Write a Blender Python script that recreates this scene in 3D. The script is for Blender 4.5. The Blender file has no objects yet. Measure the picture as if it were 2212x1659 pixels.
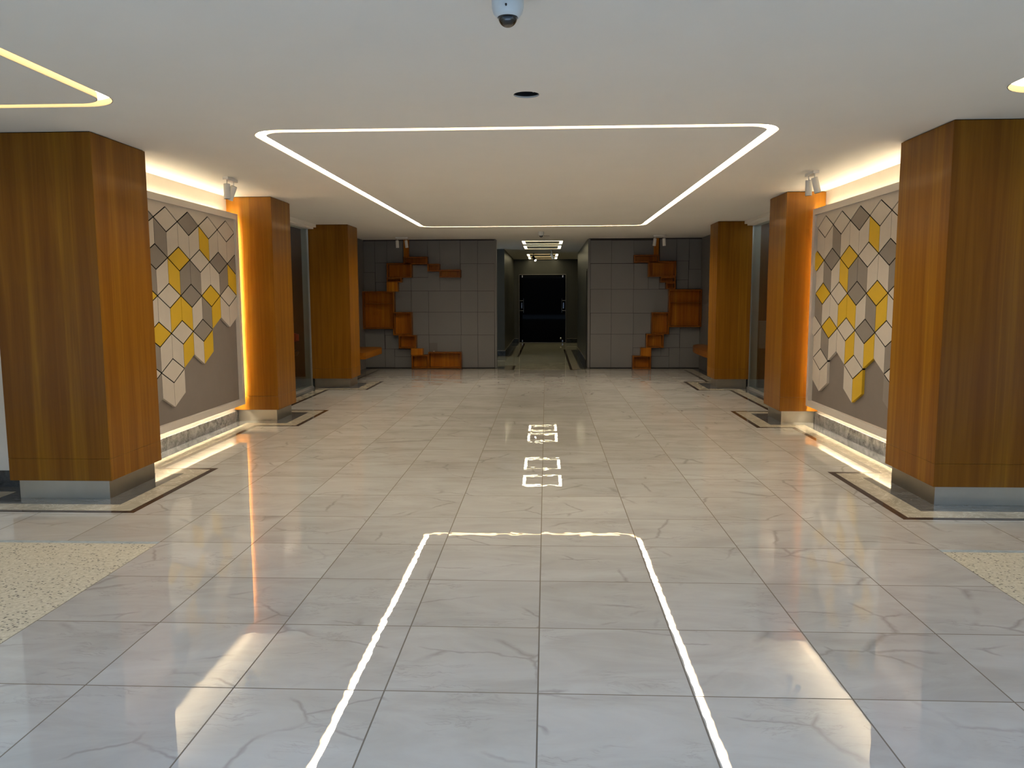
import bpy, bmesh, math, random
from mathutils import Vector, Matrix

scene = bpy.context.scene
PI = math.pi
# ------------------------------------------------------------------ camera
cam_data = bpy.data.cameras.new('camera')
cam = bpy.data.objects.new('camera', cam_data)
scene.collection.objects.link(cam)
cam_data.sensor_width = 36.0
cam_data.lens = 1684.0 / 2212.0 * 36.0
cam_data.clip_start = 0.05
cam_data.clip_end = 200
_r = Vector((0.99904791, 0.04347136, -0.00367669))
_d = Vector((0.00122157, -0.11211775, -0.99369418))
_f = Vector((-0.04360946, 0.9927436, -0.11206411))
M = Matrix((( _r.x, -_d.x, -_f.x, 0.0), (_r.y, -_d.y, -_f.y, 0.0), (_r.z, -_d.z, -_f.z, 1.54), (0, 0, 0, 1)))
cam.matrix_world = M
scene.camera = cam

# ------------------------------------------------------------------ daylight, exposure
vs = scene.view_settings
vs.view_transform = 'Standard'
vs.look = 'None'
vs.exposure = 0.68
vs.gamma = 1.0
vs.use_curve_mapping = False
world = bpy.data.worlds.new('daylight')
scene.world = world
world.use_nodes = True
wn = world.node_tree.nodes
wbg = wn['Background']
wbg.inputs[0].default_value = (0.48, 0.70, 1.0, 1)
wbg.inputs[1].default_value = 5.4
C = scene.collection
CEIL = 2.738

# ------------------------------------------------------------------ helpers
def bx(bm, x0, x1, y0, y1, z0, z1):
    if x0 > x1: x0, x1 = x1, x0
    if y0 > y1: y0, y1 = y1, y0
    v = [bm.verts.new(p) for p in ((x0,y0,z0),(x1,y0,z0),(x1,y1,z0),(x0,y1,z0),(x0,y0,z1),(x1,y0,z1),(x1,y1,z1),(x0,y1,z1))]
    for f in ((0,3,2,1),(4,5,6,7),(0,1,5,4),(1,2,6,5),(2,3,7,6),(3,0,4,7)):
        bm.faces.new([v[i] for i in f])

def prism(bm, pts, z0, z1):
    lo = [bm.verts.new((p[0], p[1], z0)) for p in pts]
    hi = [bm.verts.new((p[0], p[1], z1)) for p in pts]
    n = len(pts)
    bm.faces.new(lo[::-1]); bm.faces.new(hi)
    for i in range(n):
        j = (i+1) % n
        bm.faces.new((lo[i], lo[j], hi[j], hi[i]))

def yz_prism(bm, pts, x0, x1):
    a = [bm.verts.new((x0, p[0], p[1])) for p in pts]
    b = [bm.verts.new((x1, p[0], p[1])) for p in pts]
    n = len(pts)
    bm.faces.new(a); bm.faces.new(b[::-1])
    for i in range(n):
        j = (i+1) % n
        bm.faces.new((a[j], a[i], b[i], b[j]))

def lathe(bm, prof, cx, cy, n=32, axis='z', mat=None):
    rings = []
    for r, z in prof:
        if r < 1e-6:
            rings.append([bm.verts.new((cx, cy, z))])
        else:
            rings.append([bm.verts.new((cx + r*math.cos(2*PI*i/n), cy + r*math.sin(2*PI*i/n), z)) for i in range(n)])
    for a, b in zip(rings[:-1], rings[1:]):
        for i in range(n):
            j = (i+1) % n
            if len(a) == 1 and len(b) == 1: continue
            if len(a) == 1: bm.faces.new((a[0], b[i], b[j]))
            elif len(b) == 1: bm.faces.new((a[i], a[j], b[0]))
            else: bm.faces.new((a[i], a[j], b[j], b[i]))

def tube(bm, p, q, r, n=16, r2=None, caps=True):
    p, q = Vector(p), Vector(q)
    d = (q-p).normalized()
    u = d.orthogonal().normalized(); w = d.cross(u)
    r2 = r if r2 is None else r2
    a = [bm.verts.new(p + r*(u*math.cos(2*PI*i/n) + w*math.sin(2*PI*i/n))) for i in range(n)]
    b = [bm.verts.new(q + r2*(u*math.cos(2*PI*i/n) + w*math.sin(2*PI*i/n))) for i in range(n)]
    for i in range(n):
        j = (i+1) % n
        bm.faces.new((a[i], a[j], b[j], b[i]))
    if caps:
        bm.faces.new(a[::-1]); bm.faces.new(b)

def rr(x0, x1, y0, y1, r, n=10):
    pts = []
    for cx, cy, a0 in ((x1-r, y0+r, -PI/2), (x1-r, y1-r, 0), (x0+r, y1-r, PI/2), (x0+r, y0+r, PI)):
        for k in range(n+1):
            a = a0 + PI/2*k/n
            pts.append((cx + r*math.cos(a), cy + r*math.sin(a)))
    return pts

def ring(bm, outer, inner, z0, z1):
    n = len(outer)
    vo0 = [bm.verts.new((p[0], p[1], z0)) for p in outer]; vo1 = [bm.verts.new((p[0], p[1], z1)) for p in outer]
    vi0 = [bm.verts.new((p[0], p[1], z0)) for p in inner]; vi1 = [bm.verts.new((p[0], p[1], z1)) for p in inner]
    for i in range(n):
        j = (i+1) % n
        bm.faces.new((vo0[i], vo0[j], vo1[j], vo1[i]))
        bm.faces.new((vi0[j], vi0[i], vi1[i], vi1[j]))
        bm.faces.new((vo1[i], vo1[j], vi1[j], vi1[i]))
        bm.faces.new((vo0[j], vo0[i], vi0[i], vi0[j]))

def obj(name, bm, mat, parent=None, bevel=0, seg=2, smooth=False, recalc=True):
    if recalc: bmesh.ops.recalc_face_normals(bm, faces=bm.faces)
    me = bpy.data.meshes.new(name)
    bm.to_mesh(me); bm.free()
    o = bpy.data.objects.new(name, me)
    C.objects.link(o)
    me.materials.append(mat)
    if smooth:
        for p in me.polygons: p.use_smooth = True
        md = o.modifiers.new('es', 'EDGE_SPLIT'); md.split_angle = math.radians(40)
    if bevel:
        md = o.modifiers.new('bev', 'BEVEL'); md.width = bevel; md.segments = seg; md.limit_method = 'ANGLE'
    if parent:
        o.parent = parent
        o.matrix_parent_inverse = parent.matrix_world.inverted() if False else Matrix.Translation(-parent.location)
    return o

def thing(name, label, cat, loc=(0, 0, 0), group=None):
    o = bpy.data.objects.new(name, None); C.objects.link(o)
    o.location = loc; o.empty_display_size = 0.1
    o['label'] = label; o['category'] = cat
    if group: o['group'] = group
    return o

def tag(o, label, cat, group=None):
    o['label'] = label; o['category'] = cat
    if group: o['group'] = group
    return o

def struct(name, bm, mat, label=None, **k):
    o = obj(name, bm, mat, **k); o['kind'] = 'structure'
    if label: o['label'] = label
    return o

def nb(): return bmesh.new()

# ------------------------------------------------------------------ materials
def new_mat(name):
    m = bpy.data.materials.new(name); m.use_nodes = True
    nt = m.node_tree
    return m, nt, nt.nodes['Principled BSDF']

def L(nt, a, b): nt.links.new(a, b)

def node(nt, t, **k):
    n = nt.nodes.new(t)
    for a, v in k.items(): setattr(n, a, v)
    return n

def math_n(nt, op, a=None, b=None, c=None, clamp=False):
    n = node(nt, 'ShaderNodeMath', operation=op); n.use_clamp = clamp
    for i, x in enumerate((a, b, c)):
        if x is None: continue
        if isinstance(x, (int, float)): n.inputs[i].default_value = x
        else: L(nt, x, n.inputs[i])
    return n.outputs[0]

def vmath(nt, op, a=None, b=None):
    n = node(nt, 'ShaderNodeVectorMath', operation=op)
    for i, x in enumerate((a, b)):
        if x is None: continue
        if isinstance(x, tuple): n.inputs[i].default_value = x
        else: L(nt, x, n.inputs[i])
    return n.outputs[0]

def ramp(nt, fac, stops, interp='LINEAR'):
    n = node(nt, 'ShaderNodeValToRGB'); cr = n.color_ramp; cr.interpolation = interp
    while len(cr.elements) < len(stops): cr.elements.new(0.5)
    for e, (p, c) in zip(cr.elements, stops):
        e.position = p; e.color = (c[0], c[1], c[2], 1) if not isinstance(c, float) else (c, c, c, 1)
    L(nt, fac, n.inputs[0])
    return n.outputs[0]

def noise(nt, vec, scale, detail=2, rough=0.5, dist=0.0, out=0):
    n = node(nt, 'ShaderNodeTexNoise')
    L(nt, vec, n.inputs['Vector']); n.inputs['Scale'].default_value = scale
    n.inputs['Detail'].default_value = detail; n.inputs['Roughness'].default_value = rough
    n.inputs['Distortion'].default_value = dist
    return n.outputs[out]

def mix(nt, fac, a, b, blend='MIX'):
    n = node(nt, 'ShaderNodeMix', data_type='RGBA', blend_type=blend)
    for i, x in ((0, fac), (6, a), (7, b)):
        if isinstance(x, (int, float)): n.inputs[i].default_value = x
        elif isinstance(x, tuple): n.inputs[i].default_value = (x[0], x[1], x[2], 1)
        else: L(nt, x, n.inputs[i])
    return n.outputs[2]

def bump(nt, h, strength, dist, bsdf):
    n = node(nt, 'ShaderNodeBump'); n.inputs['Strength'].default_value = strength; n.inputs['Distance'].default_value = dist
    L(nt, h, n.inputs['Height']); L(nt, n.outputs[0], bsdf.inputs['Normal'])

def simple(name, col, rough=0.5, metal=0.0, coat=0.0, var=0.0, vs_=8.0, bmp=0.0, bs=200.0, spec=0.5):
    m, nt, b = new_mat(name)
    b.inputs['Roughness'].default_value = rough; b.inputs['Metallic'].default_value = metal
    b.inputs['Coat Weight'].default_value = coat; b.inputs['Coat Roughness'].default_value = 0.1
    b.inputs['Specular IOR Level'].default_value = spec
    pos = node(nt, 'ShaderNodeNewGeometry').outputs['Position']
    n = noise(nt, pos, vs_, 4, 0.6)
    lo = tuple(c*(1-var) for c in col); hi = tuple(min(1, c*(1+var)) for c in col)
    L(nt, ramp(nt, n, ((0.3, lo), (0.7, hi))), b.inputs['Base Color'])
    if bmp: bump(nt, noise(nt, pos, bs, 3), 0.4, bmp, b)
    return m

def emis(name, col, strength):
    m, nt, b = new_mat(name)
    nt.nodes.remove(b)
    e = node(nt, 'ShaderNodeEmission'); e.inputs[0].default_value = (*col, 1); e.inputs[1].default_value = strength
    L(nt, e.outputs[0], nt.nodes['Material Output'].inputs[0])
    return m

def wood_mat(name, tint=(1, 1, 1), horizontal=False):
    m, nt, b = new_mat(name)
    pos = node(nt, 'ShaderNodeNewGeometry').outputs['Position']
    if horizontal: fine_s, mid_s, sheet_s = (30, 1.5, 90), (6, .5, 12), (1, .1, 6)
    else: fine_s, mid_s, sheet_s = (120, 120, 1.6), (14, 14, 0.55), (7, 7, 0.05)
    fine = noise(nt, vmath(nt, 'MULTIPLY', pos, fine_s), 1, 5, 0.7, 0.4)
    mid = noise(nt, vmath(nt, 'MULTIPLY', pos, mid_s), 1, 3, 0.55, 1.2)
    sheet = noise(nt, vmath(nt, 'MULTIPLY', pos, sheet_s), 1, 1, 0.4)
    t = lambda c: (c[0]*tint[0], c[1]*tint[1], c[2]*tint[2])
    base = ramp(nt, mid, ((0.30, t((0.180, 0.066, 0.0045))), (0.5, t((0.215, 0.085, 0.0062))), (0.72, t((0.250, 0.107, 0.0090)))))
    fm = ramp(nt, fine, ((0.25, 0.86), (0.6, 1.0), (0.8, 1.06)))
    c1 = mix(nt, 1.0, base, fm, 'MULTIPLY')
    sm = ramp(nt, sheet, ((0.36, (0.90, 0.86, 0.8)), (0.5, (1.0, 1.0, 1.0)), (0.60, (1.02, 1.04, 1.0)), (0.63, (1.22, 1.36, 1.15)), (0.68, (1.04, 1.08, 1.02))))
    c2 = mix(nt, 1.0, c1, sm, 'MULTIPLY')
    L(nt, c2, b.inputs['Base Color'])
    b.inputs['Roughness'].default_value = 0.36
    b.inputs['Specular IOR Level'].default_value = 0.12
    b.inputs['Coat Weight'].default_value = 0.13; b.inputs['Coat Roughness'].default_value = 0.13
    bump(nt, mid, 0.3, 0.0006, b)
    return m

X0, Y0, P = -0.0302, 2.8867, 0.6031
def tile_ids(nt, pos, x0=X0, y0=Y0, pit=P):
    s = node(nt, 'ShaderNodeSeparateXYZ'); L(nt, pos, s.inputs[0])
    u = math_n(nt, 'DIVIDE', math_n(nt, 'SUBTRACT', s.outputs[0], x0), pit)
    v = math_n(nt, 'DIVIDE', math_n(nt, 'SUBTRACT', s.outputs[1], y0), pit)
    iu, iv = math_n(nt, 'FLOOR', u), math_n(nt, 'FLOOR', v)
    fu, fv = math_n(nt, 'SUBTRACT', u, iu), math_n(nt, 'SUBTRACT', v, iv)
    du = math_n(nt, 'SUBTRACT', 0.5, math_n(nt, 'ABSOLUTE', math_n(nt, 'SUBTRACT', fu, 0.5)))
    dv = math_n(nt, 'SUBTRACT', 0.5, math_n(nt, 'ABSOLUTE', math_n(nt, 'SUBTRACT', fv, 0.5)))
    edge = math_n(nt, 'MINIMUM', du, dv)
    cmb = node(nt, 'ShaderNodeCombineXYZ'); L(nt, iu, cmb.inputs[0]); L(nt, iv, cmb.inputs[1])
    wnz = node(nt, 'ShaderNodeTexWhiteNoise', noise_dimensions='2D'); L(nt, cmb.outputs[0], wnz.inputs['Vector'])
    return edge, wnz, fu, fv

def marble_floor():
    m, nt, b = new_mat('white_marble_tiles')
    pos = node(nt, 'ShaderNodeNewGeometry').outputs['Position']
    edge, wnz, fu, fv = tile_ids(nt, pos)
    off = vmath(nt, 'MULTIPLY', wnz.outputs['Color'], (37.0, 53.0, 11.0))
    p = vmath(nt, 'ADD', pos, off)
    # slab clouding
    cl = noise(nt, vmath(nt, 'MULTIPLY', p, (1.2, 3.2, 1)), 1.2, 5, 0.6, 0.8)
    base = ramp(nt, cl, ((0.25, (0.40, 0.385, 0.365)), (0.5, (0.48, 0.47, 0.45)), (0.75, (0.54, 0.535, 0.52))))
    # thin cracks: |noise-0.5| ridges, warped
    warp = noise(nt, p, 3.0, 4, 0.6, 0, 1)
    pw = vmath(nt, 'ADD', p, vmath(nt, 'MULTIPLY', vmath(nt, 'SUBTRACT', warp, (0.5, 0.5, 0.5)), (0.16, 0.16, 0)))
    vor = node(nt, 'ShaderNodeTexVoronoi', feature='DISTANCE_TO_EDGE'); L(nt, vmath(nt, 'MULTIPLY', pw, (1.0, 1.5, 1)), vor.inputs['Vector']); vor.inputs['Scale'].default_value = 1.5
    vein = ramp(nt, vor.outputs['Distance'], ((0.0, 1.0), (0.007, 0.7), (0.022, 0.0)))
    gate = ramp(nt, noise(nt, p, 2.3, 2, 0.5), ((0.50, 0.0), (0.58, 1.0)))
    v1 = math_n(nt, 'MULTIPLY', vein, gate)
    # fine directional strokes
    n2 = noise(nt, vmath(nt, 'MULTIPLY', pw, (2.2, 9.0, 1)), 1.3, 5, 0.62, 0.7)
    st = ramp(nt, math_n(nt, 'ABSOLUTE', math_n(nt, 'SUBTRACT', n2, 0.5)), ((0.0, 1.0), (0.014, 0.35), (0.035, 0.0)))
    gate2 = ramp(nt, noise(nt, p, 3.1, 2, 0.5), ((0.53, 0.0), (0.62, 1.0)))
    v2 = math_n(nt, 'MULTIPLY', math_n(nt, 'MULTIPLY', st, gate2), 0.6)
    v = math_n(nt, 'MAXIMUM', v1, v2)
    col = mix(nt, math_n(nt, 'MULTIPLY', v, 0.62), base, (0.27, 0.25, 0.24))
    # soft smudges
    sm = ramp(nt, noise(nt, vmath(nt, 'MULTIPLY', p, (3.0, 7.0, 1)), 1.6, 3, 0.55), ((0.60, 0.0), (0.80, 1.0)))
    col = mix(nt, math_n(nt, 'MULTIPLY', sm, 0.35), col, (0.42, 0.41, 0.41))
    # tone per slab
    ts = ramp(nt, wnz.outputs['Value'], ((0.0, (0.93, 0.925, 0.92)), (1.0, (1.03, 1.03, 1.03))))
    col = mix(nt, 1.0, col, ts, 'MULTIPLY')
    g = math_n(nt, 'LESS_THAN', edge, 0.0050)
    col = mix(nt, g, col, (0.17, 0.145, 0.12))
    L(nt, col, b.inputs['Base Color'])
    b.inputs['Roughness'].default_value = 0.035
    L(nt, mix(nt, g, (0.012, 0.012, 0.012), (0.5, 0.5, 0.5)), b.inputs['Roughness'])
    b.inputs['Specular IOR Level'].default_value = 1.0; b.inputs['IOR'].default_value = 1.95
    L(nt, math_n(nt, 'MULTIPLY', math_n(nt, 'SUBTRACT', 1.0, g), 1.0), b.inputs['Specular IOR Level'])
    h = math_n(nt, 'ADD', noise(nt, p, 11.0, 1, 0.5), math_n(nt, 'MULTIPLY', noise(nt, p, 1.6, 1, 0.5), 1.6))
    tilt = node(nt, 'ShaderNodeSeparateXYZ'); L(nt, vmath(nt, 'SUBTRACT', wnz.outputs['Color'], (0.5, 0.5, 0.5)), tilt.inputs[0])
    h = math_n(nt, 'ADD', h, math_n(nt, 'ADD', math_n(nt, 'MULTIPLY', tilt.outputs[0], math_n(nt, 'MULTIPLY', fu, 3.0)), math_n(nt, 'MULTIPLY', tilt.outputs[1], math_n(nt, 'MULTIPLY', fv, 3.0))))
    bump(nt, h, 1.0, 0.00018, b)
    return m

def marble_band(name, dark, light, scale=4.0, rough=0.06, stretch=(1, 1, 1), bmp_=0.00006, spec=0.5):
    m, nt, b = new_mat(name)
    pos = node(nt, 'ShaderNodeNewGeometry').outputs['Position']
    p = vmath(nt, 'MULTIPLY', pos, stretch)
    n = noise(nt, p, scale, 6, 0.65, 1.2)
    col = ramp(nt, n, ((0.32, dark), (0.62, light)))
    n2 = noise(nt, p, scale*2.3, 5, 0.65, 1.0)
    st = ramp(nt, math_n(nt, 'ABSOLUTE', math_n(nt, 'SUBTRACT', n2, 0.5)), ((0.0, 1.0), (0.03, 0.0)))
    col = mix(nt, math_n(nt, 'MULTIPLY', st, 0.35), col, tuple(min(1, c*1.9) for c in light))
    L(nt, col, b.inputs['Base Color'])
    b.inputs['Roughness'].default_value = rough; b.inputs['Specular IOR Level'].default_value = spec
    if bmp_: bump(nt, noise(nt, pos, 8.0, 3), 1.0, bmp_, b)
    return m

def pebble_mat():
    m, nt, b = new_mat('rough_pebble_terrazzo')
    pos = node(nt, 'ShaderNodeNewGeometry').outputs['Position']
    v = node(nt, 'ShaderNodeTexVoronoi'); L(nt, vmath(nt, 'MULTIPLY', pos, (1, 1.6, 1)), v.inputs['Vector']); v.inputs['Scale'].default_value = 62
    sx = node(nt, 'ShaderNodeSeparateColor'); L(nt, v.outputs['Color'], sx.inputs[0])
    big = noise(nt, pos, 3.0, 3)
    cut = math_n(nt, 'ADD', 0.84, math_n(nt, 'MULTIPLY', math_n(nt, 'SUBTRACT', 0.5, big), 0.5))
    dark = math_n(nt, 'GREATER_THAN', sx.outputs[0], cut)
    dm = math_n(nt, 'MULTIPLY', dark, math_n(nt, 'LESS_THAN', v.outputs['Distance'], 0.42))
    base = ramp(nt, noise(nt, pos, 45, 5, 0.7), ((0.3, (0.36, 0.32, 0.23)), (0.6, (0.56, 0.51, 0.40)), (0.8, (0.66, 0.62, 0.52))))
    col = mix(nt, math_n(nt, 'MULTIPLY', dm, 0.95), base, (0.04, 0.035, 0.03))
    L(nt, col, b.inputs['Base Color'])
    b.inputs['Roughness'].default_value = 0.6
    h = math_n(nt, 'SUBTRACT', noise(nt, pos, 60, 4), dm)
    bump(nt, h, 0.8, 0.002, b)
    return m

def glass_mat():
    m, nt, b = new_mat('shop_glass')
    nt.nodes.remove(b)
    tr = node(nt, 'ShaderNodeBsdfTransparent'); tr.inputs[0].default_value = (0.86, 0.90, 0.88, 1)
    gl = node(nt, 'ShaderNodeBsdfGlossy'); gl.inputs['Roughness'].default_value = 0.01
    lw = node(nt, 'ShaderNodeLayerWeight'); lw.inputs[0].default_value = 0.5
    fac = math_n(nt, 'ADD', 0.04, math_n(nt, 'MULTIPLY', math_n(nt, 'POWER', lw.outputs['Facing'], 5.0), 0.96), clamp=True)
    n = noise(nt, node(nt, 'ShaderNodeNewGeometry').outputs['Position'], 2.0, 1)
    bp = node(nt, 'ShaderNodeBump'); bp.inputs['Distance'].default_value = 0.0002; L(nt, n, bp.inputs['Height']); L(nt, bp.outputs[0], gl.inputs['Normal'])
    mx = node(nt, 'ShaderNodeMixShader')
    L(nt, fac, mx.inputs[0]); L(nt, tr.outputs[0], mx.inputs[1]); L(nt, gl.outputs[0], mx.inputs[2])
    L(nt, mx.outputs[0], nt.nodes['Material Output'].inputs[0])
    return m

M_floor = marble_floor()
M_gray = marble_band('grey_marble', (0.032, 0.034, 0.037), (0.115, 0.118, 0.124), 3.2, 0.05, (1.0, 3.0, 1), spec=0.3)
M_skirt = marble_band('grey_marble_skirting', (0.09, 0.092, 0.10), (0.36, 0.36, 0.37), 7.0, 0.12)
M_beige = marble_band('beige_marble', (0.34, 0.305, 0.235), (0.46, 0.42, 0.335), 2.2, 0.05)
M_hfloor = marble_band('beige_corridor_stone', (0.40, 0.38, 0.30), (0.50, 0.48, 0.38), 1.5, 0.03, (1, 2.5, 1), 0)
M_brown = marble_band('dark_brown_granite', (0.028, 0.018, 0.014), (0.060, 0.040, 0.032), 6.0, 0.08, spec=0.12)
M_darkskirt = marble_band('dark_marble_skirting', (0.012, 0.013, 0.014), (0.05, 0.055, 0.06), 7.0, 0.12)
M_pebble = pebble_mat()
M_seam = simple('blue_grey_seam', (0.30, 0.35, 0.38), 0.5, var=0.25, vs_=20)
M_ceil = simple('ceiling_paint', (0.74, 0.715, 0.67), 0.85, var=0.015, vs_=1.5, bmp=0.0006, bs=60, spec=0.2)
M_wallw = simple('cream_wall_paint', (0.78, 0.74, 0.67), 0.8, var=0.02, vs_=3, bmp=0.0004, bs=120, spec=0.2)
M_frame = simple('taupe_white_frame', (0.60, 0.555, 0.505), 0.55, var=0.02, vs_=4)
M_board = simple('taupe_back_board', (0.200, 0.172, 0.152), 0.75, var=0.03, vs_=5)
M_tw = simple('cream_tile', (0.55, 0.50, 0.44), 0.6, var=0.025, vs_=7, bmp=0.0003, bs=250)
M_tg = simple('grey_tile', (0.235, 0.208, 0.185), 0.6, var=0.03, vs_=7, bmp=0.0003, bs=250)
M_ty = simple('yellow_tile', (0.60, 0.385, 0.012), 0.6, var=0.03, vs_=7, bmp=0.0003, bs=250)
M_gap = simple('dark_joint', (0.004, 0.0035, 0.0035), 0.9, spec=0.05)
M_clad = simple('grey_cladding', (0.158, 0.158, 0.160), 0.55, var=0.03, vs_=2)
M_groove = simple('cladding_groove', (0.03, 0.03, 0.032), 0.8)
M_hall = simple('olive_grey_wall', (0.045, 0.044, 0.035), 0.35, var=0.04, vs_=2)
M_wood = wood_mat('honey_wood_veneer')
M_wood_in = wood_mat('amber_wood_box', (1.6, 1.25, 0.9))
M_wood_fr = wood_mat('dark_amber_wood_frame', (0.95, 0.72, 0.5))
M_wood_sol = wood_mat('orange_wood_block', (1.75, 1.5, 1.2))
M_bench = wood_mat('amber_wood_bench', (0.9, 0.75, 0.7), True)
M_steel = simple('brushed_steel', (0.46, 0.425, 0.36), 0.36, 1.0, var=0.06, vs_=5, bmp=0.00005, bs=30)
M_chrome = simple('chrome', (0.75, 0.75, 0.76), 0.08, 1.0)
M_white = simple('white_lacquer', (0.72, 0.71, 0.68), 0.35, var=0.01)
M_camw = simple('camera_housing', (0.62, 0.66, 0.68), 0.35, var=0.01)
M_black = simple('black_plastic', (0.012, 0.012, 0.013), 0.3)
M_bglass, _nt, _b = new_mat('black_gloss_glass')
_b.inputs['Base Color'].default_value = (0.002, 0.002, 0.0025, 1); _b.inputs['Roughness'].default_value = 0.02; _b.inputs['Specular IOR Level'].default_value = 0.06
M_dome, _nt, _b = new_mat('smoked_dome')
_b.inputs['Base Color'].default_value = (0.006, 0.006, 0.008, 1); _b.inputs['Roughness'].default_value = 0.04
_b.inputs['Coat Weight'].default_value = 0.6
M_glass = glass_mat()
M_darkwood = simple('dark_brown_panel', (0.045, 0.028, 0.018), 0.45, var=0.15, vs_=2)
M_shopwall = simple('pale_green_grey_plaster', (0.30, 0.33, 0.31), 0.8, var=0.05)
M_shopgray = simple('shop_grey', (0.13, 0.13, 0.13), 0.7)
M_red = simple('red_upholstery', (0.45, 0.025, 0.015), 0.5, var=0.1)
M_led = emis('warm_led', (1.0, 0.85, 0.64), 34.0)
M_leds = emis('warm_led_side', (1.0, 0.85, 0.60), 7.0)
M_channel = simple('warm_beige_channel', (0.30, 0.225, 0.125), 0.8)
M_led2 = emis('warm_led_back', (1.0, 0.82, 0.55), 48.0)
M_led3 = emis('warm_led_end', (1.0, 0.82, 0.55), 270.0)
M_led4 = emis('warm_led_lower', (1.0, 0.86, 0.62), 110.0)
M_ledh = emis('hall_led', (1.0, 0.88, 0.54), 7.5)
M_tubel = emis('shop_tube', (0.9, 0.95, 1.0), 10.0)
M_tile = {'W': M_tw, 'G': M_tg, 'Y': M_ty}

# ------------------------------------------------------------------ floor
bm = nb(); bx(bm, -7.2, 7.2, -1.2, 27.2, -0.12, 0.0)
struct('floor', bm, M_floor)
TX0, TX1, TY = X0 - 4*P, X0 + 4*P, Y0 + 3*P
n_trim = [0]
def trim(bm, mat, label=None, **k):
    n_trim[0] += 1
    return struct('trim_%d' % n_trim[0], bm, mat, label, **k)
bm = nb(); bx(bm, -7.0, TX0, -1.2, TY-0.045, 0.0, 0.0012); trim(bm, M_pebble, 'pebbled terrazzo inlay left of the marble')
bm = nb(); bx(bm, TX1, 7.0, -1.2, TY-0.045, 0.0, 0.0012); trim(bm, M_pebble, 'pebbled terrazzo inlay right of the marble')
bm = nb(); bx(bm, -7.0, TX0, TY-0.045, TY, 0.0, 0.0014); trim(bm, M_seam, 'blue grey seam beside the left terrazzo')
bm = nb(); bx(bm, TX1, 7.0, TY-0.045, TY, 0.0, 0.0014); trim(bm, M_seam, 'blue grey seam beside the right terrazzo')

# floor outline of everything solid: (x0,x1,y0,y1)
WB = 16.68
SOL = [(-7.2,-4.08,6.09,9.6), (-4.06,-3.35,5.73,6.42), (-7.2,-3.85,6.09,9.6), (-4.0,-3.35,9.49,10.05), (-7.2,-4.0,9.6,17.0), (-4.0,-3.35,13.12,13.66), (-7.2,-3.90,13.3,17.0), (-7.2,-1.06,WB,16.85), (-7.2,-1.07,20.18,27.2),
       (2.85,3.56,5.73,6.42), (3.56,7.2,6.09,9.6), (3.25,7.2,6.09,9.6), (2.85,3.35,9.49,10.05), (3.37,7.2,9.6,17.0), (2.85,3.35,13.12,13.66), (3.25,7.2,13.3,17.0), (0.89,7.2,WB,22.2), (-7.2,7.2,25.95,27.2)]
def band(rects, d_in, d_out, z, mat, label):
    def ins(x, y, d):
        for (a, b, c, e) in rects:
            if a-d < x < b+d and c-d < y < e+d: return True
        return False
    xs, ys = {-7.2, 7.2}, {-3.0, 27.0}
    for r in rects:
        for d in (d_in, d_out):
            xs.update((round(r[0]-d, 4), round(r[1]+d, 4))); ys.update((round(r[2]-d, 4), round(r[3]+d, 4)))
    xs = sorted(v for v in xs if -7.2 <= v <= 7.2); ys = sorted(v for v in ys if -3.0 <= v <= 27.0)
    bm = nb(); vc = {}
    def V(x, y):
        k = (x, y)
        if k not in vc: vc[k] = bm.verts.new((x, y, z))
        return vc[k]
    for i in range(len(xs)-1):
        for j in range(len(ys)-1):
            cx, cy = (xs[i]+xs[i+1])/2, (ys[j]+ys[j+1])/2
            if ins(cx, cy, d_out) and not ins(cx, cy, d_in):
                bm.faces.new((V(xs[i], ys[j]), V(xs[i+1], ys[j]), V(xs[i+1], ys[j+1]), V(xs[i], ys[j+1])))
    return trim(bm, mat, label)
band(SOL, 0.335, 0.388, 0.0010, M_brown, 'thin dark brown line of the floor border')
band(SOL, 0.170, 0.335, 0.0010, M_beige, 'beige band of the floor border')
band(SOL, -0.02, 0.170, 0.0010, M_gray, 'grey marble band of the floor border')

bm = nb(); bx(bm, -0.683, 0.502, 16.30, 25.562, -.02, 0.0008); trim(bm, M_hfloor, 'plain beige stone floor of the corridor')
bm = nb(); bx(bm, -6.0, -0.683, 17.24, 19.79, -.02, 0.0007); trim(bm, M_hfloor, 'beige stone floor of the left side passage')
bm = nb(); bx(bm, 0.502, 3.9, 22.59, 25.56, -.02, 0.0007); trim(bm, M_hfloor, 'beige stone floor of the right side passage')
# ------------------------------------------------------------------ ceiling with light slots and one open hole
MAIN = (-2.19, 1.70, 5.72, 13.75)
LEFTC = (-6.3, -2.625, 1.2, 4.975)
RIGHTC = (2.655, 6.3, 1.2, 4.975)
HALLR = [(-0.54, 0.37, 17.36, 18.42), (-0.55, 0.365, 19.03, 20.28), (-0.56, 0.35, 22.8, 24.05), (-0.565, 0.35, 24.6, 25.75)]
SL, SD = 0.09, 0.045
HD = 0.010
slots = [(MAIN, 0.26, 0.17, SL, SD), (LEFTC, 0.26, 0.17, SL, SD), (RIGHTC, 0.26, 0.17, SL, SD)] + [(h, 0.012, 0.006, 0.075, HD) for h in HALLR]
bm = nb(); bx(bm, -7.2, 7.2, -1.2, 27.2, CEIL, CEIL+0.14)
ceil = struct('ceiling', bm, M_ceil)
cut = nb()
for (r, ro, ri, w, dpt) in slots:
    ring(cut, rr(*r, ro), rr(r[0]+w, r[1]-w, r[2]+w, r[3]-w, ri), CEIL-0.05, CEIL+dpt)
prism(cut, [(-0.12+0.081*math.cos(2*PI*i/40), 4.83+0.081*math.sin(2*PI*i/40)) for i in range(40)], CEIL-0.05, CEIL+0.12)
bmesh.ops.recalc_face_normals(cut, faces=cut.faces)
cme = bpy.data.meshes.new('cut'); cut.to_mesh(cme); cut.free()
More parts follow.
